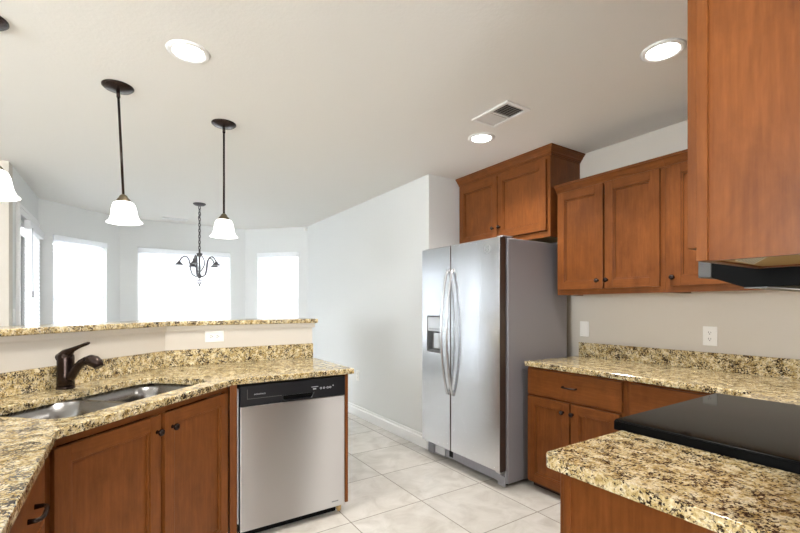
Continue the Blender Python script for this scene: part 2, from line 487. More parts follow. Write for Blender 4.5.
# ------------------------------------------------------------------ cabinet builders (local: width +x, front -y, up +z, face frame front at y=0)
TD = 0.020
def shaker(mb, x0, x1, z0, z1, sw=0.057):
    """stiles grain upright (slot 0), rails grain level (slot 1)"""
    y0, y1 = -TD, -0.0005
    mb.mat(0); mb.box(x0, x0 + sw, y0, y1, z0, z1); mb.box(x1 - sw, x1, y0, y1, z0, z1)
    mb.mat(1); mb.box(x0 + sw, x1 - sw, y0, y1, z0, z0 + sw); mb.box(x0 + sw, x1 - sw, y0, y1, z1 - sw, z1)
    mb.mat(0)
    a, c, e, g = x0 + sw, x1 - sw, z0 + sw, z1 - sw; q = 0.009
    mb.box(a, a + q, y0 + 0.006, y1, e, g); mb.box(c - q, c, y0 + 0.005, y1, e, g)
    mb.mat(1); mb.box(a + q, c - q, y0 + 0.005, y1, e, e + q); mb.box(a + q, c - q, y0 + 0.005, y1, g - q, g)
    mb.mat(0); mb.box(a + q, c - q, y0 + 0.014, y1, e + q, g - q)
def knob(parent, x, z):
    b = MB(); b.lathe((x, -TD, z), [(0.0085, 0), (0.0065, -0.004), (0.0055, -0.012), (0.0135, -0.017), (0.0155, -0.022), (0.0135, -0.028), (0.006, -0.031)], 18, 'Y')
    return obj('knob', b, 'bronze', parent)
def door(t, x0, x1, z0, z1, kx, kz):
    b = MB(); shaker(b, x0, x1, z0, z1)
    d = obj('door', b, ['wood_upright', 'wood_level'], t, 0.0018)
    if kx is not None: knob(d, kx, kz)
    return d
def drawer(t, x0, x1, z0, z1, pull=True, px=None):
    b = MB(); b.box(x0, x1, -TD, -0.0005, z0, z1)
    d = obj('drawer', b, 'wood_level', t, 0.004)
    if pull:
        c = (x0 + x1) / 2 if px is None else px; z = (z0 + z1) / 2; b = MB()
        pts = [(c - 0.048, -TD, z), (c - 0.048, -TD - 0.018, z), (c - 0.042, -TD - 0.026, z), (c - 0.02, -TD - 0.030, z), (c + 0.02, -TD - 0.030, z), (c + 0.042, -TD - 0.026, z), (c + 0.048, -TD - 0.018, z), (c + 0.048, -TD, z)]
        b.tube(pts, [0.007, 0.0055, 0.0055, 0.006, 0.006, 0.0055, 0.0055, 0.007], 12)
        obj('pull', b, 'bronze', d)
    return d
def carcass(t, w, dep, z0, z1, toe=0.0, top=True, kick_z=0.0, sides=(0.0, 0.0), bottom_m='wood_raw', lip=0.012):
    """hollow box behind the face frame; sides = how far each side panel sits inside the frame edge"""
    b = MB(); k = 0.016; f = 0.019
    b.box(sides[0], sides[0] + k, f, dep, z0, z1); b.box(w - sides[1] - k, w - sides[1], f, dep, z0, z1)
    b.box(sides[0] + k, w - sides[1] - k, dep - 0.012, dep, z0 + lip, z1)
    if top: b.box(sides[0] + k, w - sides[1] - k, f, dep - 0.012, z1 - k, z1)
    b.mat(1); b.box(sides[0] + k, w - sides[1] - k, f, dep - 0.012, z0 + lip, z0 + lip + k)
    obj('carcass', b, ['wood_upright', bottom_m], t)
    if toe: obj('toe_kick', mb_box(0.002, w - 0.002, toe, toe + 0.014, kick_z, z0 + lip - 0.001), 'toe_dark', t)
def face_frame(t, w, z0, z1, sl, sr, tr, br, mids=(), rails=()):
    b = MB(); f = 0.019
    b.mat(0); b.box(0, sl, 0, f, z0, z1); b.box(w - sr, w, 0, f, z0, z1)
    for x0, x1 in mids: b.box(x0, x1, 0, f, z0 + br, z1 - tr)
    b.mat(1); b.box(sl, w - sr, 0, f, z1 - tr, z1); b.box(sl, w - sr, 0, f, z0, z0 + br)
    for ra, rb in rails: b.box(sl, w - sr, 0, f, ra, rb)
    return obj('face_frame', b, ['wood_upright', 'wood_level'], t, 0.001)
R_W, R_DW, R_DIAG, R_LEFT, R_V = -PI / 2, 0.0, PI / 4, PI / 2, PI
CT, CB = 0.892, 0.859
CROWN = [(0, 0), (0.007, 0), (0.007, 0.008), (0.012, 0.008), (0.012, 0.014), (0.016, 0.020), (0.022, 0.024), (0.026, 0.032), (0.033, 0.042), (0.040, 0.046), (0.040, 0.051), (0.047, 0.051), (0.047, 0.063), (0, 0.063)]

# ---- fridge wall: base cabinets
FW = 2.412   # plane of the face frames
t = thing('base_cabinet', 'brown base cabinet with two doors under one drawer, beside the refrigerator', 'cabinet', (FW, 2.038, 0), R_W)
W1 = 0.713
carcass(t, W1, 0.585, 0.045, CB - 0.001, toe=0.055)
face_frame(t, W1, 0.045, CB - 0.001, 0.03, 0.035, 0.03, 0.03, rails=[(0.64, 0.675)])
drawer(t, 0.012, 0.688, 0.668, 0.843)
door(t, 0.012, 0.345, 0.058, 0.652, 0.302, 0.590)
door(t, 0.356, 0.676, 0.058, 0.652, 0.372, 0.590)
t = thing('base_cabinet', 'brown base cabinet running into the corner beside the black range', 'cabinet', (FW, 2.038 - W1 - 0.001, 0), R_W)
W2 = 0.584
carcass(t, W2, 0.585, 0.045, CB - 0.001, toe=0.055)
face_frame(t, W2, 0.045, CB - 0.001, 0.03, 0.05, 0.03, 0.03, rails=[(0.64, 0.675)])
drawer(t, 0.024, 0.53, 0.668, 0.843)
door(t, 0.024, 0.53, 0.058, 0.652, 0.49, 0.590)

# countertop that turns the corner, and its backsplash
def corner_arc(cx, cy, r, a0, a1, k=6):
    return [(cx + r * math.cos(math.radians(a0 + (a1 - a0) * i / k)), cy + r * math.sin(math.radians(a0 + (a1 - a0) * i / k))) for i in range(k + 1)]
b = MB(); b.plate([(2.373, 2.043), (2.373, 0.74), (2.078, 0.74), (2.078, 0.082), (2.998, 0.082), (2.998, 2.043)], [], CB, CT)
o = obj('countertop', b, 'granite', None, 0.006, 3, True)
tag(o, 'granite countertop between the refrigerator and the black cooktop, under the wall outlets', 'countertop')
b = MB(); b.box(2.978, 2.998, 0.082, 2.023, CT + 0.0005, 0.999)
o = obj('backsplash', b, 'granite', None, 0.002, 2, True)
tag(o, 'low granite backsplash strip on the wall below the two outlets', 'backsplash')

# ---- fridge wall: wall cabinets
UF = 2.71
def crown(t, path, z): 
    b = MB(); b.sweep(path, CROWN, z); return obj('crown_moulding', b, 'wood_level', t)
t = thing('wall_cabinet', 'two-door brown wall cabinet with knobs, right of the refrigerator', 'cabinet', (UF, 2.014, 0), R_W)
UW = 0.752
carcass(t, UW, 0.288, 1.362, 2.125)
face_frame(t, UW, 1.362, 2.125, 0.03, 0.038, 0.04, 0.038)
door(t, 0.012, 0.366, 1.400, 2.108, 0.332, 1.454)
door(t, 0.380, 0.726, 1.400, 2.108, 0.398, 1.454)
crown(t, [(0.0, -0.001), (UW, -0.001)], 2.104)
t = thing('wall_cabinet', 'brown wall cabinet with a single door, partly hidden behind the near hanging cabinet', 'cabinet', (UF, 2.014 - UW - 0.001, 0), R_W)
UW2 = 0.84
carcass(t, UW2, 0.288, 1.362, 2.125)
face_frame(t, UW2, 1.362, 2.125, 0.04, 0.42, 0.04, 0.038)
door(t, 0.033, 0.390, 1.400, 2.108, 0.050, 1.449)
crown(t, [(0.0, -0.001), (UW2, -0.001)], 2.104)
# over the refrigerator
OF = 2.64
t = thing('wall_cabinet', 'short two-door brown cabinet with crown moulding, above the refrigerator', 'cabinet', (OF, 3.04, 0), R_W)
OW = 1.015
carcass(t, OW, 0.358, 1.797, 2.44)
face_frame(t, OW, 1.797, 2.44, 0.03, 0.03, 0.07, 0.045)
door(t, 0.025, 0.494, 1.846, 2.372, 0.456, 1.938)
door(t, 0.504, 0.987, 1.846, 2.372, 0.530, 1.938)
crown(t, [(0.0, -0.001), (OW + 0.001, -0.001), (OW + 0.001, 0.357)], CEIL - 0.0645)

# ---- refrigerator
t = thing('refrigerator', 'stainless steel side-by-side refrigerator with long curved handles', 'refrigerator', (2.182, 3.007, 0), R_W)
# local x: 0 = left (far) edge .. 0.916 ; local y: 0 = door front, + = towards the wall
b = MB(); b.box(0.004, 0.926, 0.072, 0.735, 0.03, 1.760)
obj('case', b, 'fridge_side', t, 0.006)
obj('gasket', mb_box(0.012, 0.904, 0.060, 0.0715, 0.125, 1.755), 'gasket', t)
def fdoor(x0, x1, hole=None):
    b = MB(); b.M = Matrix.Translation((0, 0.06, 0)) @ Matrix.Rotation(PI / 2, 4, 'X')   # plate z -> -y
    outer = [(x0, 0.123), (x1, 0.123), (x1, 1.766), (x0, 1.766)]
    b.plate(outer, [hole] if hole else [], 0, 0.06)
    for q in b.bm.faces:
        c = q.calc_center_median()
        if abs(q.normal.x) > 0.9 and (abs(c.x - x0) < 1e-4 or abs(c.x - x1) < 1e-4): q.material_index = 1
    return b
hx0, hx1, hz0, hz1 = 0.073, 0.272, 0.892, 1.196
fz = obj('door', fdoor(0.0, 0.384, rounded(hx0, hx1, hz0, hz1, 0.012, 3)), ['steel_fridge', 'door_edge'], t, 0.006, 3)
fz['label'] = 'narrow left door with ice and water dispenser'
fr_ = obj('door', fdoor(0.392, 0.916), ['steel_fridge', 'door_edge'], t, 0.006, 3)
fr_['label'] = 'wide right door with small emblem'
# dispenser in the left door
b = MB(); g = 0.0005; x0, x1, z0, z1 = hx0 + g, hx1 - g, hz0 + g, hz1 - g
b.box(x0, x0 + 0.010, 0.002, 0.058, z0, z1); b.box(x1 - 0.010, x1, 0.002, 0.058, z0, z1)
b.box(x0, x1, 0.050, 0.058, z0, z1); b.box(x0 + 0.010, x1 - 0.010, 0.002, 0.05, z0, z0 + 0.018)
obj('dispenser_recess', b, 'grey_plastic', fz, 0.002)
b = MB(); b.box(x0 + 0.011, x1 - 0.011, 0.001, 0.048, 1.070, z1 - 0.006)
dp = obj('dispenser_panel', b, 'silver_panel', fz, 0.004)
b = MB()
for k in range(4): b.box(x0 + 0.035 + k * 0.035, x0 + 0.055 + k * 0.035, -0.0005, 0.002, 1.085, 1.095)
obj('button', b, 'ink_grey', dp)
b = MB(); b.prism([(0.13, 0.035), (0.215, 0.035), (0.205, 0.022), (0.14, 0.022)], 0.925, 1.055)
obj('dispenser_paddle', b, 'silver_panel', fz, 0.002)
b = MB(); b.lathe((0.172, 0.028, 1.056), [(0.02, 0), (0.016, 0.012)], 16)
obj('spout', b, 'black_plastic', fz)
# handles: long bows
def fhandle(door_o, x, lean):
    b = MB(); n = 22; rows = []
    for k in range(n + 1):
        u = k / n; z = 0.575 + u * (1.573 - 0.575); bow = math.sin(PI * u)
        y = -0.004 - 0.064 * bow ** 0.75; xx = x + lean * bow
        w, dth = 0.013, 0.010
        rows.append([b.v(xx - w, y, z), b.v(xx - w * 0.6, y - dth, z), b.v(xx + w * 0.6, y - dth, z), b.v(xx + w, y, z), b.v(xx + w * 0.6, y + dth * 0.6, z), b.v(xx - w * 0.6, y + dth * 0.6, z)])
    for p, q in zip(rows, rows[1:]):
        for i in range(6): b.f([p[i], p[(i + 1) % 6], q[(i + 1) % 6], q[i]], True)
    b.f(rows[0][::-1]); b.f(rows[-1])
    for z in (0.585, 1.563): b.box(x - 0.010, x + 0.010, -0.010, -0.0005, z - 0.016, z + 0.016)
    bmesh.ops.recalc_face_normals(b.bm, faces=b.bm.faces[:])
    obj('handle', b, 'steel_fridge', door_o)
fhandle(fz, 0.358, -0.004); fhandle(fr_, 0.418, 0.004)
# emblem, upper corner of the right door
b = MB(); b.M = Matrix.Translation((0.796, -0.0003, 1.690)) @ Matrix.Rotation(PI / 2, 4, 'X')
ring = []
for rr in (0.030, 0.0265):
    ring.append([(rr * math.cos(2 * PI * i / 36), rr * math.sin(2 * PI * i / 36)) for i in range(36)])
b.plate(ring[0], [ring[1]], 0, 0.0012)
for cx, cy, r in ((-0.011, 0.006, 0.006), (0.010, 0.007, 0.008), (-0.001, -0.011, 0.009)):
    b.prism([(cx + r * math.cos(a), cy + r * math.sin(a)) for a in (PI / 2, PI / 2 + 2.1, PI / 2 + 4.2)][::1], 0, 0.0012)
obj('emblem', b, 'ink_grey', fr_)
# kick grille, hinges, feet, top hinge covers
b = MB(); b.plate([(0.02, 0.0), (0.90, 0.0), (0.90, 0.10), (0.02, 0.10)][::1], [], 0, 0.012)
b.bm.clear()
b.box(0.02, 0.245, 0.062, 0.0715, 0.018, 0.118); b.box(0.262, 0.914, 0.062, 0.0715, 0.030, 0.118); b.box(0.245, 0.262, 0.066, 0.0715, 0.03, 0.118)
b.box(0.02, 0.10, 0.052, 0.062, 0.012, 0.085); b.box(0.845, 0.914, 0.052, 0.062, 0.012, 0.085)
kg = obj('kick_grille', b, 'fridge_grille', t, 0.003)
obj('filter_cap', mb_box(0.30, 0.345, 0.0595, 0.062, 0.045, 0.105), 'black_plastic', kg)
obj('filter_cover', mb_box(0.115, 0.24, 0.0590, 0.062, 0.03, 0.112), 'silver_panel', kg, 0.002)
for x in (0.03, 0.87):
    b = MB(); b.box(x - 0.01, x + 0.04, 0.018, 0.060, 0.108, 0.119); b.lathe((x + 0.018, 0.035, 0.098), [(0.006, 0), (0.006, 0.012)], 10)
    obj('hinge', b, 'chrome', t)
    b = MB(); b.box(x - 0.01, x + 0.045, 0.03, 0.13, 1.7665, 1.776)
    obj('hinge_cover', b, 'fridge_grille', t, 0.003)
for x, y in ((0.05, 0.12), (0.86, 0.12), (0.05, 0.68), (0.86, 0.68)):
    b = MB(); b.lathe((x, y, 0.0), [(0.02, 0), (0.02, 0.02), (0.01, 0.0295)], 14)
    obj('foot', b, 'black_matte', t)

# ------------------------------------------------------------------ peninsula: sink base, dishwasher, left run
DX, DY = -0.178, 1.712      # inner corner of the counter edge
s2 = math.sqrt(0.5)
# diagonal front: doors on the line y - x = 1.93 ; face frame 0.02 behind
fx0, fy0 = -0.2035 - 0.02 * s2, 1.7265 + 0.02 * s2
t = thing('sink_cabinet', 'corner sink base cabinet with two panelled doors set at an angle below the sink', 'cabinet', (fx0, fy0, 0), R_DIAG)
SW = 0.975
b = MB(); b.box(0.0, 0.014, 0.019, 0.50, 0.05, CB - 0.001); b.box(SW - 0.014, SW, 0.019, 0.03, 0.05, CB - 0.001); b.box(0.014, SW - 0.014, 0.019, 0.50, 0.06, 0.076)
obj('carcass', b, 'wood_upright', t)
obj('toe_kick', mb_box(-0.02, SW - 0.05, 0.055, 0.069, 0, 0.059), 'toe_dark', t)
face_frame(t, SW, 0.05, CB - 0.001, 0.045, 0.03, 0.035, 0.03, mids=[(0.44, 0.52)])
door(t, 0.022, 0.472, 0.062, 0.820, 0.451, 0.752)
door(t, 0.495, 0.940, 0.062, 0.820, 0.538, 0.752)

# left run: drawer base facing the room
t = thing('base_cabinet', 'brown drawer cabinet beside the corner sink base, bronze pull on its front', 'cabinet', (-0.222, 0.95, 0), R_LEFT)
LW = 0.755
carcass(t, LW, 0.57, 0.05, CB - 0.001, toe=0.055)
face_frame(t, LW, 0.05, CB - 0.001, 0.03, 0.04, 0.03, 0.03, rails=[(0.63, 0.66)])
drawer(t, 0.02, 0.715, 0.648, 0.835, px=0.49)
door(t, 0.02, 0.362, 0.062, 0.635, 0.340, 0.57)
door(t, 0.372, 0.715, 0.062, 0.635, 0.394, 0.57)

# dishwasher
t = thing('dishwasher', 'stainless steel dishwasher with a black control panel, under the granite peninsula', 'dishwasher', (0.525, 2.395, 0), R_DW)
DWW = 0.622
obj('tub', mb_box(0.012, DWW - 0.006, 0.035, 0.60, 0.075, 0.845), 'black_matte', t)
b = MB(); b.box(0.0, DWW, 0.0, 0.034, 0.052, 0.731)
dd = obj('door_panel', b, 'steel', t, 0.004, 3)
b = MB(); b.M = Matrix.Translation((0, 0.034, 0)) @ Matrix.Rotation(PI / 2, 4, 'X')
hole = [(0.235, 0.742), (0.40, 0.742), (0.418, 0.770), (0.235, 0.770)]
b.plate([(0.0, 0.733), (DWW, 0.733), (DWW, 0.846), (0.0, 0.846)], [hole], 0, 0.040)
cp = obj('control_panel', b, 'panel_black', t, 0.003)
obj('handle_pocket', mb_box(0.236, 0.416, 0.020, 0.033, 0.743, 0.769), 'black_matte', cp)
b = MB(); b.M = Matrix.Translation((0, -0.0062, 0)) @ Matrix.Rotation(PI / 2, 4, 'X')
b.plate([(0.035, 0.772), (0.226, 0.772), (0.226, 0.775), (0.038, 0.775), (0.038, 0.826), (0.035, 0.826)], [], 0, 0.001)
obj('panel_edge', b, 'grey_cap', cp)
b = MB()
for k in range(6):
    x = 0.073 + k * 0.0105; w = 0.0075
    b.box(x, x + 0.0018, -0.0068, -0.006, 0.792, 0.799); b.box(x + w - 0.0018, x + w, -0.0068, -0.006, 0.792, 0.799)
    if k % 2: b.box(x, x + w, -0.0068, -0.006, 0.7972, 0.799)
    else: b.box(x, x + w, -0.0068, -0.006, 0.7945, 0.7962)
obj('brand_lettering', b, 'ink_light', cp)
b = MB(); b.box(0.402, 0.445, -0.0068, -0.006, 0.800, 0.804); b.box(0.412, 0.432, -0.0068, -0.006, 0.786, 0.794)
obj('button', b, 'ink_light', cp)
for x in (0.462, 0.482, 0.505, 0.522):
    b = MB(); b.M = Matrix.Translation((x, -0.006, 0.790)) @ Matrix.Rotation(PI / 2, 4, 'X')
    o_ = [(0.007 * math.cos(2 * PI * i / 16), 0.0065 * math.sin(2 * PI * i / 16)) for i in range(16)]
    i_ = [(q * 0.5, w * 0.5) for q, w in o_]
    b.plate(o_, [i_], 0, 0.0008); obj('button', b, 'ink_light', cp)
b = MB(); b.lathe((0.541, -0.006, 0.799), [(0.004, 0), (0.004, -0.0008)], 10, 'Y'); obj('indicator', b, 'ink_light', cp)
b = MB(); b.box(0.535, 0.578, -0.0008, 0.0, 0.084, 0.091); obj('badge', b, 'ink_grey', dd)
b = MB(); b.lathe((0.604, 0.052, 0.0), [(0.012, 0), (0.016, 0.012), (0.016, 0.03), (0.01, 0.0745)], 10)
o = obj('foot', b, 'wood_raw', t); o['label'] = 'small orange-brown front foot'
obj('toe_panel', mb_box(0.004, DWW - 0.04, 0.05, 0.06, 0.004, 0.074), 'black_matte', t)
for x in (0.03, DWW - 0.03):
    b = MB(); b.lathe((x, 0.2, 0), [(0.018, 0), (0.018, 0.01), (0.009, 0.0745)], 12); obj('foot', b, 'black_matte', t)
obj('side_trim', mb_box(-0.012, -0.008, 0.006, 0.30, 0.10, 0.83), 'silver_panel', t)

# wooden panel closing the peninsula end, with its little foot
t = thing('end_panel', 'narrow brown panel closing the peninsula beside the dishwasher', 'panel', (1.158, 2.41, 0), 0)
b = MB(); b.box(0, 0.019, 0, 0.66, 0.055, CB - 0.001)
obj('board', b, 'wood_upright', t, 0.001)
t = tag(obj('filler_strip', mb_box(0.474, 0.5105, 2.404, 2.429, 0.05, CB - 0.001), 'wood_upright', None, 0.001, 2, True), 'thin brown upright strip between the sink cabinet and the dishwasher', 'strip')

# sink opening in diagonal coordinates (u along the front, v towards the corner)
def UV(u, v): return ((u - v) * s2, (u + v) * s2)
U0, U1, V0, V1 = 1.175, 1.985, 1.43, 1.840
hole = [UV(u, v) for u, v in rounded(U0, U1, V0, V1, 0.085, 8)]
far = offset(BACK, 0.018)
outer = [(1.204, 2.376), (0.486, 2.376), (DX, DY), (DX, 0.30), (-0.838, 0.30), far[2], far[1], (1.204, far[0][1])]
b = MB(); b.plate(outer, [hole[::-1]], CB, CT)
o = obj('countertop', b, 'granite', None, 0.005, 3, True)
tag(o, 'granite peninsula countertop with the sink cut into it, dishwasher below', 'countertop')
b = MB(); b.prism(band(BACK, 0.0, 0.0195), CT + 0.0005, 0.997)
o = obj('backsplash', b, 'granite', None, 0.002, 2, True)
tag(o, 'angled granite backsplash strip behind the faucet, under the raised bar', 'backsplash')
BART = [(1.24, 3.073)] + BACK[1:]
b = MB(); q = offset(BART, -0.018); w_ = offset(BART, 0.30); q[-1] = (q[-1][0], 0.27); w_[-1] = (w_[-1][0], 0.27)
b.plate(q + w_[::-1], [], 1.1525, 1.184)
o = obj('bar_top', b, 'granite', None, 0.006, 3, True)
tag(o, 'raised granite bar ledge capping the half wall, in front of the bay windows', 'bar top')

# sink: two bowls under the counter
t = thing('sink', 'undermount double-bowl stainless steel sink in the granite corner', 'sink', (*UV((U0 + U1) / 2, (V0 + V1) / 2), CB), R_DIAG)
uc, vc = (U0 + U1) / 2, (V0 + V1) / 2
def bowl(u0, u1, v0, v1, depth):
    b = MB(); k = 7; r = 0.085
    loops = []
    for ins, z, rr in ((-0.012, -0.001, r + 0.012), (0, -0.001, r), (0.004, -depth * 0.5, r), (0.012, -depth + 0.03, r), (0.022, -depth + 0.008, r * 0.9), (0.045, -depth, r * 0.7)):
        loops.append([b.v(x, y, z) for x, y in rounded(u0 + ins - uc, u1 - ins - uc, v0 + ins - vc, v1 - ins - vc, rr, k)])
    n = len(loops[0])
    for p, q in zip(loops, loops[1:]):
        for i in range(n): b.f([p[i], q[i], q[(i + 1) % n], p[(i + 1) % n]][::-1], True)
    b.f(loops[-1])
    o = obj('bowl', b, 'steel_sink', t)
    c = ((u0 + u1) / 2 - uc, (v0 + v1) / 2 - vc)
    d_ = MB(); d_.lathe((c[0], c[1], -depth + 0.0005), [(0.045, 0), (0.045, 0.003), (0.036, 0.004), (0.03, 0.001)], 24)
    obj('drain', d_, 'chrome', o)
    return o
bowl(U0 - 0.006, 1.545, V0 - 0.006, V1 + 0.006, 0.20)
bowl(1.579, U1 + 0.006, V0 - 0.006, V1 + 0.006, 0.17)
b = MB(); b.box(1.5572 - uc, 1.5668 - uc, V0 - 0.004 - vc, V1 + 0.004 - vc, -0.05, -0.002)
obj('divider', b, 'chrome', t, 0.004, 3)

# faucet: u along, local -y = towards the room
fu, fv = 1.630, 1.958
t = thing('faucet', 'dark bronze single-lever kitchen faucet behind the sink', 'faucet', (*UV(fu, fv), CT), R_DIAG)
b = MB(); b.lathe((0, 0, 0.0), [(0.037, 0), (0.037, 0.008), (0.035, 0.012)], 28); obj('base_ring', b, 'bronze', t)
b = MB(); b.lathe((0, 0, 0.010), [(0.035, 0), (0.0345, 0.05), (0.034, 0.10), (0.0345, 0.132), (0.033, 0.146), (0.024, 0.157), (0.004, 0.161)], 28); obj('body', b, 'bronze', t)
b = MB(); b.tube([(0, -0.008, 0.035), (0, -0.034, 0.060), (0, -0.062, 0.098), (0, -0.090, 0.122), (0, -0.118, 0.134), (0, -0.138, 0.137)],
                 [0.021, 0.020, 0.0185, 0.0185, 0.020, 0.022], 18); obj('spout', b, 'bronze', t)
b = MB(); b.tube([(0, -0.126, 0.136), (0, -0.142, 0.137), (0, -0.163, 0.132), (0, -0.181, 0.121), (0, -0.190, 0.106)], [0.021, 0.026, 0.0275, 0.025, 0.019], 18)
obj('spray_head', b, 'bronze', t)
b = MB(); b.tube([(0, 0.022, 0.140), (0, -0.004, 0.162), (0, -0.04, 0.184), (0, -0.08, 0.200), (0, -0.128, 0.216), (0, -0.136, 0.218)], [0.030, 0.026, 0.012, 0.008, 0.0075, 0.004], 14)
obj('lever', b, 'bronze', t)

# ------------------------------------------------------------------ range wall
# near base cabinet with its granite top
NX0, NX1, NFY = 0.965, 1.300, 0.700
t = thing('base_cabinet', 'near brown base cabinet with a plain end panel, left of the black range', 'cabinet', (NX1, NFY, 0), R_V)
NW = NX1 - NX0
carcass(t, NW, 0.615, 0.045, CB - 0.001, toe=0.055, sides=(0, 0.006))
face_frame(t, NW, 0.045, CB - 0.001, 0.03, 0.03, 0.03, 0.03, rails=[(0.64, 0.675)])
drawer(t, 0.012, NW - 0.012, 0.668, 0.843)
door(t, 0.012, NW - 0.012, 0.058, 0.652, 0.05, 0.59)
b = MB(); R_ = 0.03
b.plate(corner_arc(0.924 + R_, 0.737 - R_, R_, 180, 90) + [(1.306, 0.737), (1.306, 0.082), (0.924, 0.082)], [], CB, CT)
o = obj('countertop', b, 'granite', None, 0.007, 3, True)
tag(o, 'near short granite countertop with rounded corner, left of the black cooktop', 'countertop')

# range
t = thing('range', 'black electric range with a smooth glass cooktop', 'range', (2.073, 0.735, 0), R_V)
RW = 0.76
b = MB(); b.box(0.002, RW - 0.002, 0.0, 0.64, 0.03, 0.885); obj('body', b, 'black_plastic', t, 0.002)
b = MB(); b.box(0.0, RW, -0.032, 0.60, 0.886, 0.914); b.box(0.0, 0.006, -0.03, 0.60, 0.914, 0.918); b.box(RW - 0.006, RW, -0.03, 0.60, 0.914, 0.918)
obj('cooktop_frame', b, 'black_plastic', t, 0.003)
ck = obj('glass_cooktop', mb_box(0.0065, RW - 0.0065, -0.030, 0.595, 0.9142, 0.919), 'black_glass', t, 0.0015)
b = MB(); b.box(0.01, RW - 0.01, -0.028, -0.001, 0.24, 0.80); od = obj('oven_door', b, 'black_plastic', t, 0.004)
obj('oven_window', mb_box(0.12, RW - 0.12, -0.0295, -0.0281, 0.36, 0.66), 'black_glass', od)
b = MB(); b.tube([(0.07, -0.0285, 0.755), (0.07, -0.07, 0.755), (RW - 0.07, -0.07, 0.755), (RW - 0.07, -0.0285, 0.755)], 0.011, 12); obj('handle', b, 'black_plastic', od)
obj('storage_drawer', mb_box(0.01, RW - 0.01, -0.028, -0.001, 0.06, 0.225), 'black_plastic', t, 0.004)
bg = obj('control_backguard', mb_box(0.0, RW, 0.601, 0.645, 0.886, 1.08), 'black_plastic', t, 0.006)
for x in (0.07, 0.16, 0.60, 0.69):
    b = MB(); b.lathe((x, 0.6005, 1.0), [(0.022, 0), (0.02, -0.022), (0.004, -0.024)], 18, 'Y'); obj('knob', b, 'black_matte', bg)
for x, y in ((0.05, 0.05), (RW - 0.05, 0.05), (0.05, 0.58), (RW - 0.05, 0.58)):
    b = MB(); b.lathe((x, y, 0), [(0.018, 0), (0.018, 0.0298)], 12); obj('foot', b, 'black_matte', t)

# near wall cabinet (its side panel faces the camera)
VX0, VX1, VFY, VB = 0.985, 1.300, 0.400, 1.372
t = thing('wall_cabinet', 'near brown hanging cabinet showing its plain side panel, raw wood underside', 'cabinet', (VX1, VFY, 0), R_V)
VW = VX1 - VX0
carcass(t, VW, VFY - 0.082, VB, 2.40, sides=(0.0, 0.010), lip=0.004)
face_frame(t, VW, VB, 2.40, 0.035, 0.035, 0.04, 0.038)
door(t, 0.013, VW - 0.008, 1.400, 2.36, 0.05, 1.454)
lp = [(VX1 - x, VFY - y) for x, y in ((1.066, 0.361), (1.193, 0.369), (1.02, 0.292), (1.005, 0.325))]
b = MB(); b.prism(lp, VB + 0.0022, VB + 0.0038)
lb = obj('paper_label', b, 'paper', t); lb['label'] = 'small printed paper label on the underside'
b = MB()
for k in range(7):
    u = 0.1 + k * 0.125
    a_ = [lp[0][i] + (lp[1][i] - lp[0][i]) * u for i in (0, 1)]; e_ = [lp[3][i] + (lp[2][i] - lp[3][i]) * u for i in (0, 1)]
    p0 = [a_[i] + (e_[i] - a_[i]) * 0.12 for i in (0, 1)]; p1 = [a_[i] + (e_[i] - a_[i]) * 0.9 for i in (0, 1)]
    b.prism([(p0[0] - 0.002, p0[1]), (p0[0] + 0.002, p0[1]), (p1[0] + 0.001, p1[1]), (p1[0] - 0.001, p1[1])], VB + 0.0019, VB + 0.0021)
obj('printed_lines', b, 'ink_grey', lb)
# cabinet above the hood
t = thing('wall_cabinet', 'brown cabinet above the black range hood, mostly hidden', 'cabinet', (2.073, VFY, 0), R_V)
carcass(t, 0.771, VFY - 0.082, 1.42, 2.40)
face_frame(t, 0.771, 1.42, 2.40, 0.035, 0.035, 0.04, 0.03)
door(t, 0.013, 0.380, 1.435, 2.36, 0.35, 1.48); door(t, 0.391, 0.758, 1.435, 2.36, 0.42, 1.48)
# hood
t = thing('range_hood', 'black under-cabinet range hood with a grey front corner', 'range hood', (2.073, 0.082, 0), 0)
HW = -0.757
b = MB(); b.M = Matrix.Rotation(PI / 2, 4, 'Z') @ Matrix.Rotation(PI / 2, 4, 'X')     # (y, z) profile extruded along x
prof = [(0.0, 1.328), (0.345, 1.328), (0.372, 1.338), (0.416, 1.356), (0.416, 1.418), (0.0, 1.418)]
b.prism(prof, HW, 0.0)
obj('shell', b, 'black_matte', t, 0.002)
b = MB(); b.box(HW, 0.0, 0.4165, 0.448, 1.357, 1.402)
hf = obj('front_cap', b, 'grey_cap', t, 0.002)
obj('switch', mb_box(-0.16, -0.10, 0.448, 0.453, 1.37, 1.39), 'black_plastic', hf)
hl = obj('lamp', mb_box(-0.24, -0.12, 0.20, 0.27, 1.3215, 1.3275), 'added_hood_lamp', t)  # lamp added under the hood to throw a streak on the dishwasher door
l = bpy.data.lights.new('added_hood_light', 'AREA'); l.shape = 'RECTANGLE'; l.size = 0.10; l.size_y = 0.05; l.energy = 1.6; l.color = (1.0, 0.95, 0.88)
o = bpy.data.objects.new('added_hood_light', l); COL.objects.link(o); o.parent = hl; o.location = (-0.18, 0.235, 1.319); o.rotation_euler = (0.25, 0, 0)
obj('bottom_flange', mb_box(HW, 0.0, 0.30, 0.345, 1.325, 1.3278), 'grey_plastic', t)

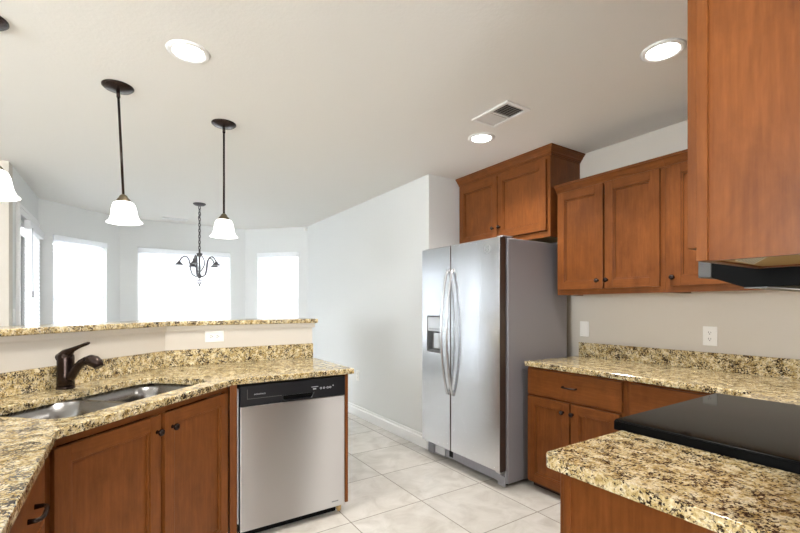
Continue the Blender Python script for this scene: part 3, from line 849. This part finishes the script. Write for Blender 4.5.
# ------------------------------------------------------------------ wall plates
def outlet(label, loc, rz, horizontal=False, kind='outlet', group=None):
    t = thing('wall_outlet' if kind == 'outlet' else 'light_switch', label, 'outlet' if kind == 'outlet' else 'switch', loc, rz, group)
    w, h = (0.118, 0.076) if horizontal else (0.076, 0.118)
    b = MB(); b.box(-w / 2, w / 2, -0.0065, -0.0005, -h / 2, h / 2)
    p = obj('cover_plate', b, 'plastic_white', t, 0.003, 3)
    if kind == 'outlet':
        for s in (-0.0195, 0.0195):
            b = MB(); b.M = Matrix.Translation((0, -0.0065, 0)) @ Matrix.Rotation(PI / 2, 4, 'X') @ Matrix.Rotation(PI / 2 if horizontal else 0, 4, 'Z')
            pts = [(0.0165 * math.cos(2 * PI * i / 24), s + max(-0.0135, min(0.0135, 0.0165 * math.sin(2 * PI * i / 24)))) for i in range(24)]
            b.prism(pts, 0, 0.0015)
            r = obj('receptacle', b, 'plastic_white', p)
            b = MB(); b.M = Matrix.Translation((0, -0.008, 0)) @ Matrix.Rotation(PI / 2, 4, 'X') @ Matrix.Rotation(PI / 2 if horizontal else 0, 4, 'Z')
            b.box(-0.0075, -0.005, s - 0.001, s + 0.008, 0, 0.0004); b.box(0.005, 0.0075, s - 0.001, s + 0.007, 0, 0.0004)
            b.prism([(0.003 * math.cos(i), s - 0.007 + 0.003 * math.sin(i)) for i in range(6)], 0, 0.0004)
            obj('slots', b, 'slot_dark', r)
    else:
        b = MB(); b.box(-0.017, 0.017, -0.0085, -0.0065, -0.033, 0.033); obj('rocker', b, 'plastic_white', p, 0.001)
    b = MB(); b.lathe((0, -0.0065, 0.0) if kind == 'outlet' else (0, -0.0065, 0.046), [(0.003, 0), (0.0028, -0.001)], 10, 'Y'); obj('screw', b, 'plastic_white', p)
    return t
outlet('white outlet on the beige wall above the corner granite counter', (3.0, 1.142, 1.098), R_W)
outlet('white switch plate on the beige wall close to the refrigerator', (3.0, 1.985, 1.103), R_W, kind='switch')
outlet('white sideways outlet on the half wall under the raised bar', (0.511, 3.093, 1.076), 0, True)
outlet('white outlet low on the long pale wall, beyond the dishwasher', (2.285, 4.42, 0.47), R_W)
outlet('white switch plate on the nook wall beside the glazed door', (-0.79, 4.80, 1.20), R_LEFT, kind='switch')

# ------------------------------------------------------------------ ceiling fittings
def downlight(label, x, y):
    t = thing('recessed_light', label, 'ceiling light', (x, y, CEIL), 0, 'recessed ceiling lights')
    b = MB(); b.lathe((0, 0, 0), [(0.066, -0.004), (0.074, -0.010), (0.086, -0.008), (0.094, -0.0008), (0.066, -0.0008)], 40, cap=False)
    r0 = b.bm.verts[:]
    obj('trim_ring', b, 'trim_white', t)
    b = MB(); b.lathe((0, 0, 0), [(0.0655, -0.001), (0.0655, -0.006), (0.05, -0.009), (0.002, -0.011)], 32)
    obj('lens', b, 'lamp_lens', t)
    l = bpy.data.lights.new('lamp', 'AREA'); l.shape = 'DISK'; l.size = 0.12; l.energy = 9.5; l.color = (1.0, 0.96, 0.90); l.spread = math.radians(122)
    o = bpy.data.objects.new('lamp', l); COL.objects.link(o); o.parent = t; o.location = (0, 0, -0.0125)
downlight('round recessed ceiling light nearest the two hanging pendants', 0.250, 2.19)
downlight('bright recessed ceiling light right next to the near hanging cabinet', 2.09, 0.985)
downlight('recessed ceiling light beside the ceiling vent, in front of the short cabinet', 2.105, 2.19)

def vent(label, x, y, lx, ly, mid):
    t = thing('ceiling_vent', label, 'vent', (x, y, CEIL), 0)
    e = 0.024; b = MB()
    b.plate([(-lx / 2, -ly / 2), (lx / 2, -ly / 2), (lx / 2, ly / 2), (-lx / 2, ly / 2)],
            [[(-lx / 2 + e, -ly / 2 + e), (-lx / 2 + e, ly / 2 - e), (lx / 2 - e, ly / 2 - e), (lx / 2 - e, -ly / 2 + e)]], -0.012, -0.0006)
    if mid: b.box(-lx / 2 + e, lx / 2 - e, -0.006, 0.006, -0.011, -0.001)
    obj('frame', b, 'trim_white', t, 0.003)
    obj('duct', mb_box(-lx / 2 + e, lx / 2 - e, -ly / 2 + e, ly / 2 - e, -0.0016, -0.0006), 'duct_dark', t)
    b = MB()
    if mid:
        n = 7
        for sgn in (-1, 1):
            for k in range(n):
                yy = sgn * (0.014 + (k + 0.5) * (ly / 2 - e - 0.016) / n); h = 0.0055
                a = -math.radians(52) * sgn
                dy, dz = h * math.cos(a), h * math.sin(a)
                p = [(yy - dy, -0.0072 - dz * 0.8), (yy + dy, -0.0072 + dz * 0.8)]
                x0, x1 = -lx / 2 + e, lx / 2 - e
                vs = [b.v(x0, p[0][0], p[0][1]), b.v(x1, p[0][0], p[0][1]), b.v(x1, p[1][0], p[1][1]), b.v(x0, p[1][0], p[1][1])]
                ws = [b.v(q.co.x, q.co.y + 0.0008, q.co.z) for q in vs]
                b.f(vs); b.f(ws[::-1])
                for i in range(4): b.f([vs[i], vs[(i + 1) % 4], ws[(i + 1) % 4], ws[i]])
        bmesh.ops.recalc_face_normals(b.bm, faces=b.bm.faces[:])
    else:
        for k in range(3):
            yy = -ly / 2 + e + (k + 0.5) * (ly - 2 * e) / 3; b.box(-lx / 2 + e, lx / 2 - e, yy - 0.006, yy + 0.006, -0.009, -0.006)
    obj('louvres', b, 'trim_white', t)
vent('rectangular ceiling vent with dark louvres beside a recessed light', 1.94, 1.854, 0.20, 0.30, True)
vent('small slim ceiling vent above the bay windows', 0.577, 6.475, 0.30, 0.12, False)
b = MB(); b.box(2.235, 2.282, 6.035, 6.075, 2.395, 2.445)
b.M = Matrix.Rotation(0, 4, 'Z')
o = obj('motion_sensor', b, 'plastic_white', None, 0.008, 3, True); tag(o, 'tiny white sensor in the upper corner of the nook', 'sensor')

def pendant(label, x, y, lean=0.0):
    LM = Matrix.Translation((0, 0, CEIL)) @ Matrix.Rotation(-lean, 4, Vector((0.545, 0.839, 0))) @ Matrix.Translation((0, 0, -CEIL))
    t = thing('pendant_light', label, 'pendant lamp', (x, y, 0), 0, 'white glass pendants over the bar')
    b = MB(); b.lathe((0, 0, CEIL), [(0.075, -0.0006), (0.075, -0.006), (0.066, -0.014), (0.03, -0.022), (0.012, -0.026)], 36); obj('canopy', b, 'bronze', t)
    b = MB(); b.M = LM; b.tube([(0, 0, CEIL - 0.02), (0, 0, 1.875)], 0.0065, 12); b.lathe((0, 0, CEIL - 0.06), [(0.009, 0), (0.009, 0.04)], 14); obj('rod', b, 'bronze', t)
    b = MB(); b.M = LM; b.lathe((0, 0, 1.838), [(0.037, 0), (0.036, 0.006), (0.030, 0.016), (0.022, 0.024), (0.018, 0.034), (0.009, 0.042)], 28); obj('socket_cap', b, 'bronze_cap', t)
    prof = [(0.034, 1.840), (0.048, 1.832), (0.056, 1.812), (0.060, 1.785), (0.064, 1.760), (0.072, 1.742), (0.085, 1.729)]
    b = MB(); b.M = LM; b.lathe((0, 0, 0), prof + [(r - 0.004, z + 0.0015) for r, z in prof[::-1]], 40, cap=False); obj('shade', b, 'shade_glass', t)
    b = MB(); b.M = LM; b.lathe((0, 0, 1.765), [(0.002, 0), (0.02, 0.004), (0.028, 0.02), (0.026, 0.038), (0.014, 0.06), (0.012, 0.072)], 20); obj('bulb', b, 'lamp_lens', t)
pendant('white glass pendant lamp hanging above the faucet', -0.029, 2.742, 0.050)
pendant('white glass pendant lamp hanging in front of the dark chandelier', 0.541, 2.927)
pendant('pendant lamp cut off by the left edge of the photo', -0.480, 2.386, 0.050)

# chandelier
t = thing('chandelier', 'dark scrolled metal chandelier hanging by a chain before the bay window', 'chandelier', (0.727, 5.364, 0), 0.35)
MCH = 'bronze_bloom'
b = MB(); b.lathe((0, 0, CEIL), [(0.068, -0.0006), (0.068, -0.01), (0.05, -0.022), (0.012, -0.03)], 30); obj('canopy', b, MCH, t)
b = MB(); z = CEIL - 0.03; k = 0
while z > 1.94:
    pts = []
    for i in range(13):
        a = 2 * PI * i / 12; q = 0.011 * math.cos(a); h = 0.022 * math.sin(a)
        pts.append((q, 0, z - 0.018 + h) if k % 2 == 0 else (0, q, z - 0.018 + h))
    b.tube(pts, 0.0045, 6, False); z -= 0.033; k += 1
for i in range(2):
    b.tube([(0.014 * math.sin(j * 1.1 + i), 0.014 * math.cos(j * 1.1 + i), 2.36 - 0.014 * j) for j in range(6)], 0.003, 6)
obj('chain', b, MCH, t)
b = MB(); b.lathe((0, 0, 1.60), [(0.004, 0), (0.02, 0.01), (0.026, 0.03), (0.012, 0.05), (0.010, 0.09), (0.014, 0.12), (0.010, 0.16), (0.010, 0.24), (0.018, 0.26), (0.03, 0.275), (0.034, 0.285), (0.010, 0.295), (0.010, 0.33), (0.004, 0.345)], 18)
obj('stem', b, MCH, t)
b = MB()
for i in range(6):
    a = 2 * PI * i / 6; pts = []
    for j in range(15):
        u = j / 14; r = 0.012 + 0.05 * math.sin(PI * u); pts.append((r * math.cos(a), r * math.sin(a), 1.88 - 0.20 * u))
    b.tube(pts, 0.0055, 8)
obj('scroll_cage', b, MCH, t)
for i in range(5):
    a = 2 * PI * i / 5 + 0.2; pts = []
    for r, z in ((0.012, 1.628), (0.04, 1.622), (0.075, 1.645), (0.092, 1.70), (0.098, 1.76), (0.108, 1.81), (0.128, 1.842), (0.155, 1.848), (0.182, 1.83), (0.200, 1.80), (0.208, 1.785)):
        pts.append((r * math.cos(a), r * math.sin(a), z))
    b = MB(); b.tube(pts, 0.0075, 10); ar = obj('arm', b, MCH, t)
    b = MB(); b.lathe((0.208 * math.cos(a), 0.208 * math.sin(a), 1.748), [(0.042, 0), (0.040, 0.008), (0.020, 0.026), (0.014, 0.038), (0.009, 0.042)], 18)
    obj('socket_cup', b, MCH, ar)
b = MB()
b.tube([(0, 0, 1.602), (0, 0, 1.545)], 0.003, 8)
for i in range(4):
    a = 2 * PI * i / 4
    b.tube([(0.003 * math.cos(a), 0.003 * math.sin(a), 1.588), (0.024 * math.cos(a), 0.024 * math.sin(a), 1.578), (0.034 * math.cos(a), 0.034 * math.sin(a), 1.566), (0.02 * math.cos(a), 0.02 * math.sin(a), 1.548), (0.003 * math.cos(a), 0.003 * math.sin(a), 1.530)], 0.003, 6)
b.lathe((0, 0, 1.508), [(0.003, 0), (0.009, 0.01), (0.007, 0.022), (0.003, 0.03)], 12)
obj('finial', b, MCH, t)
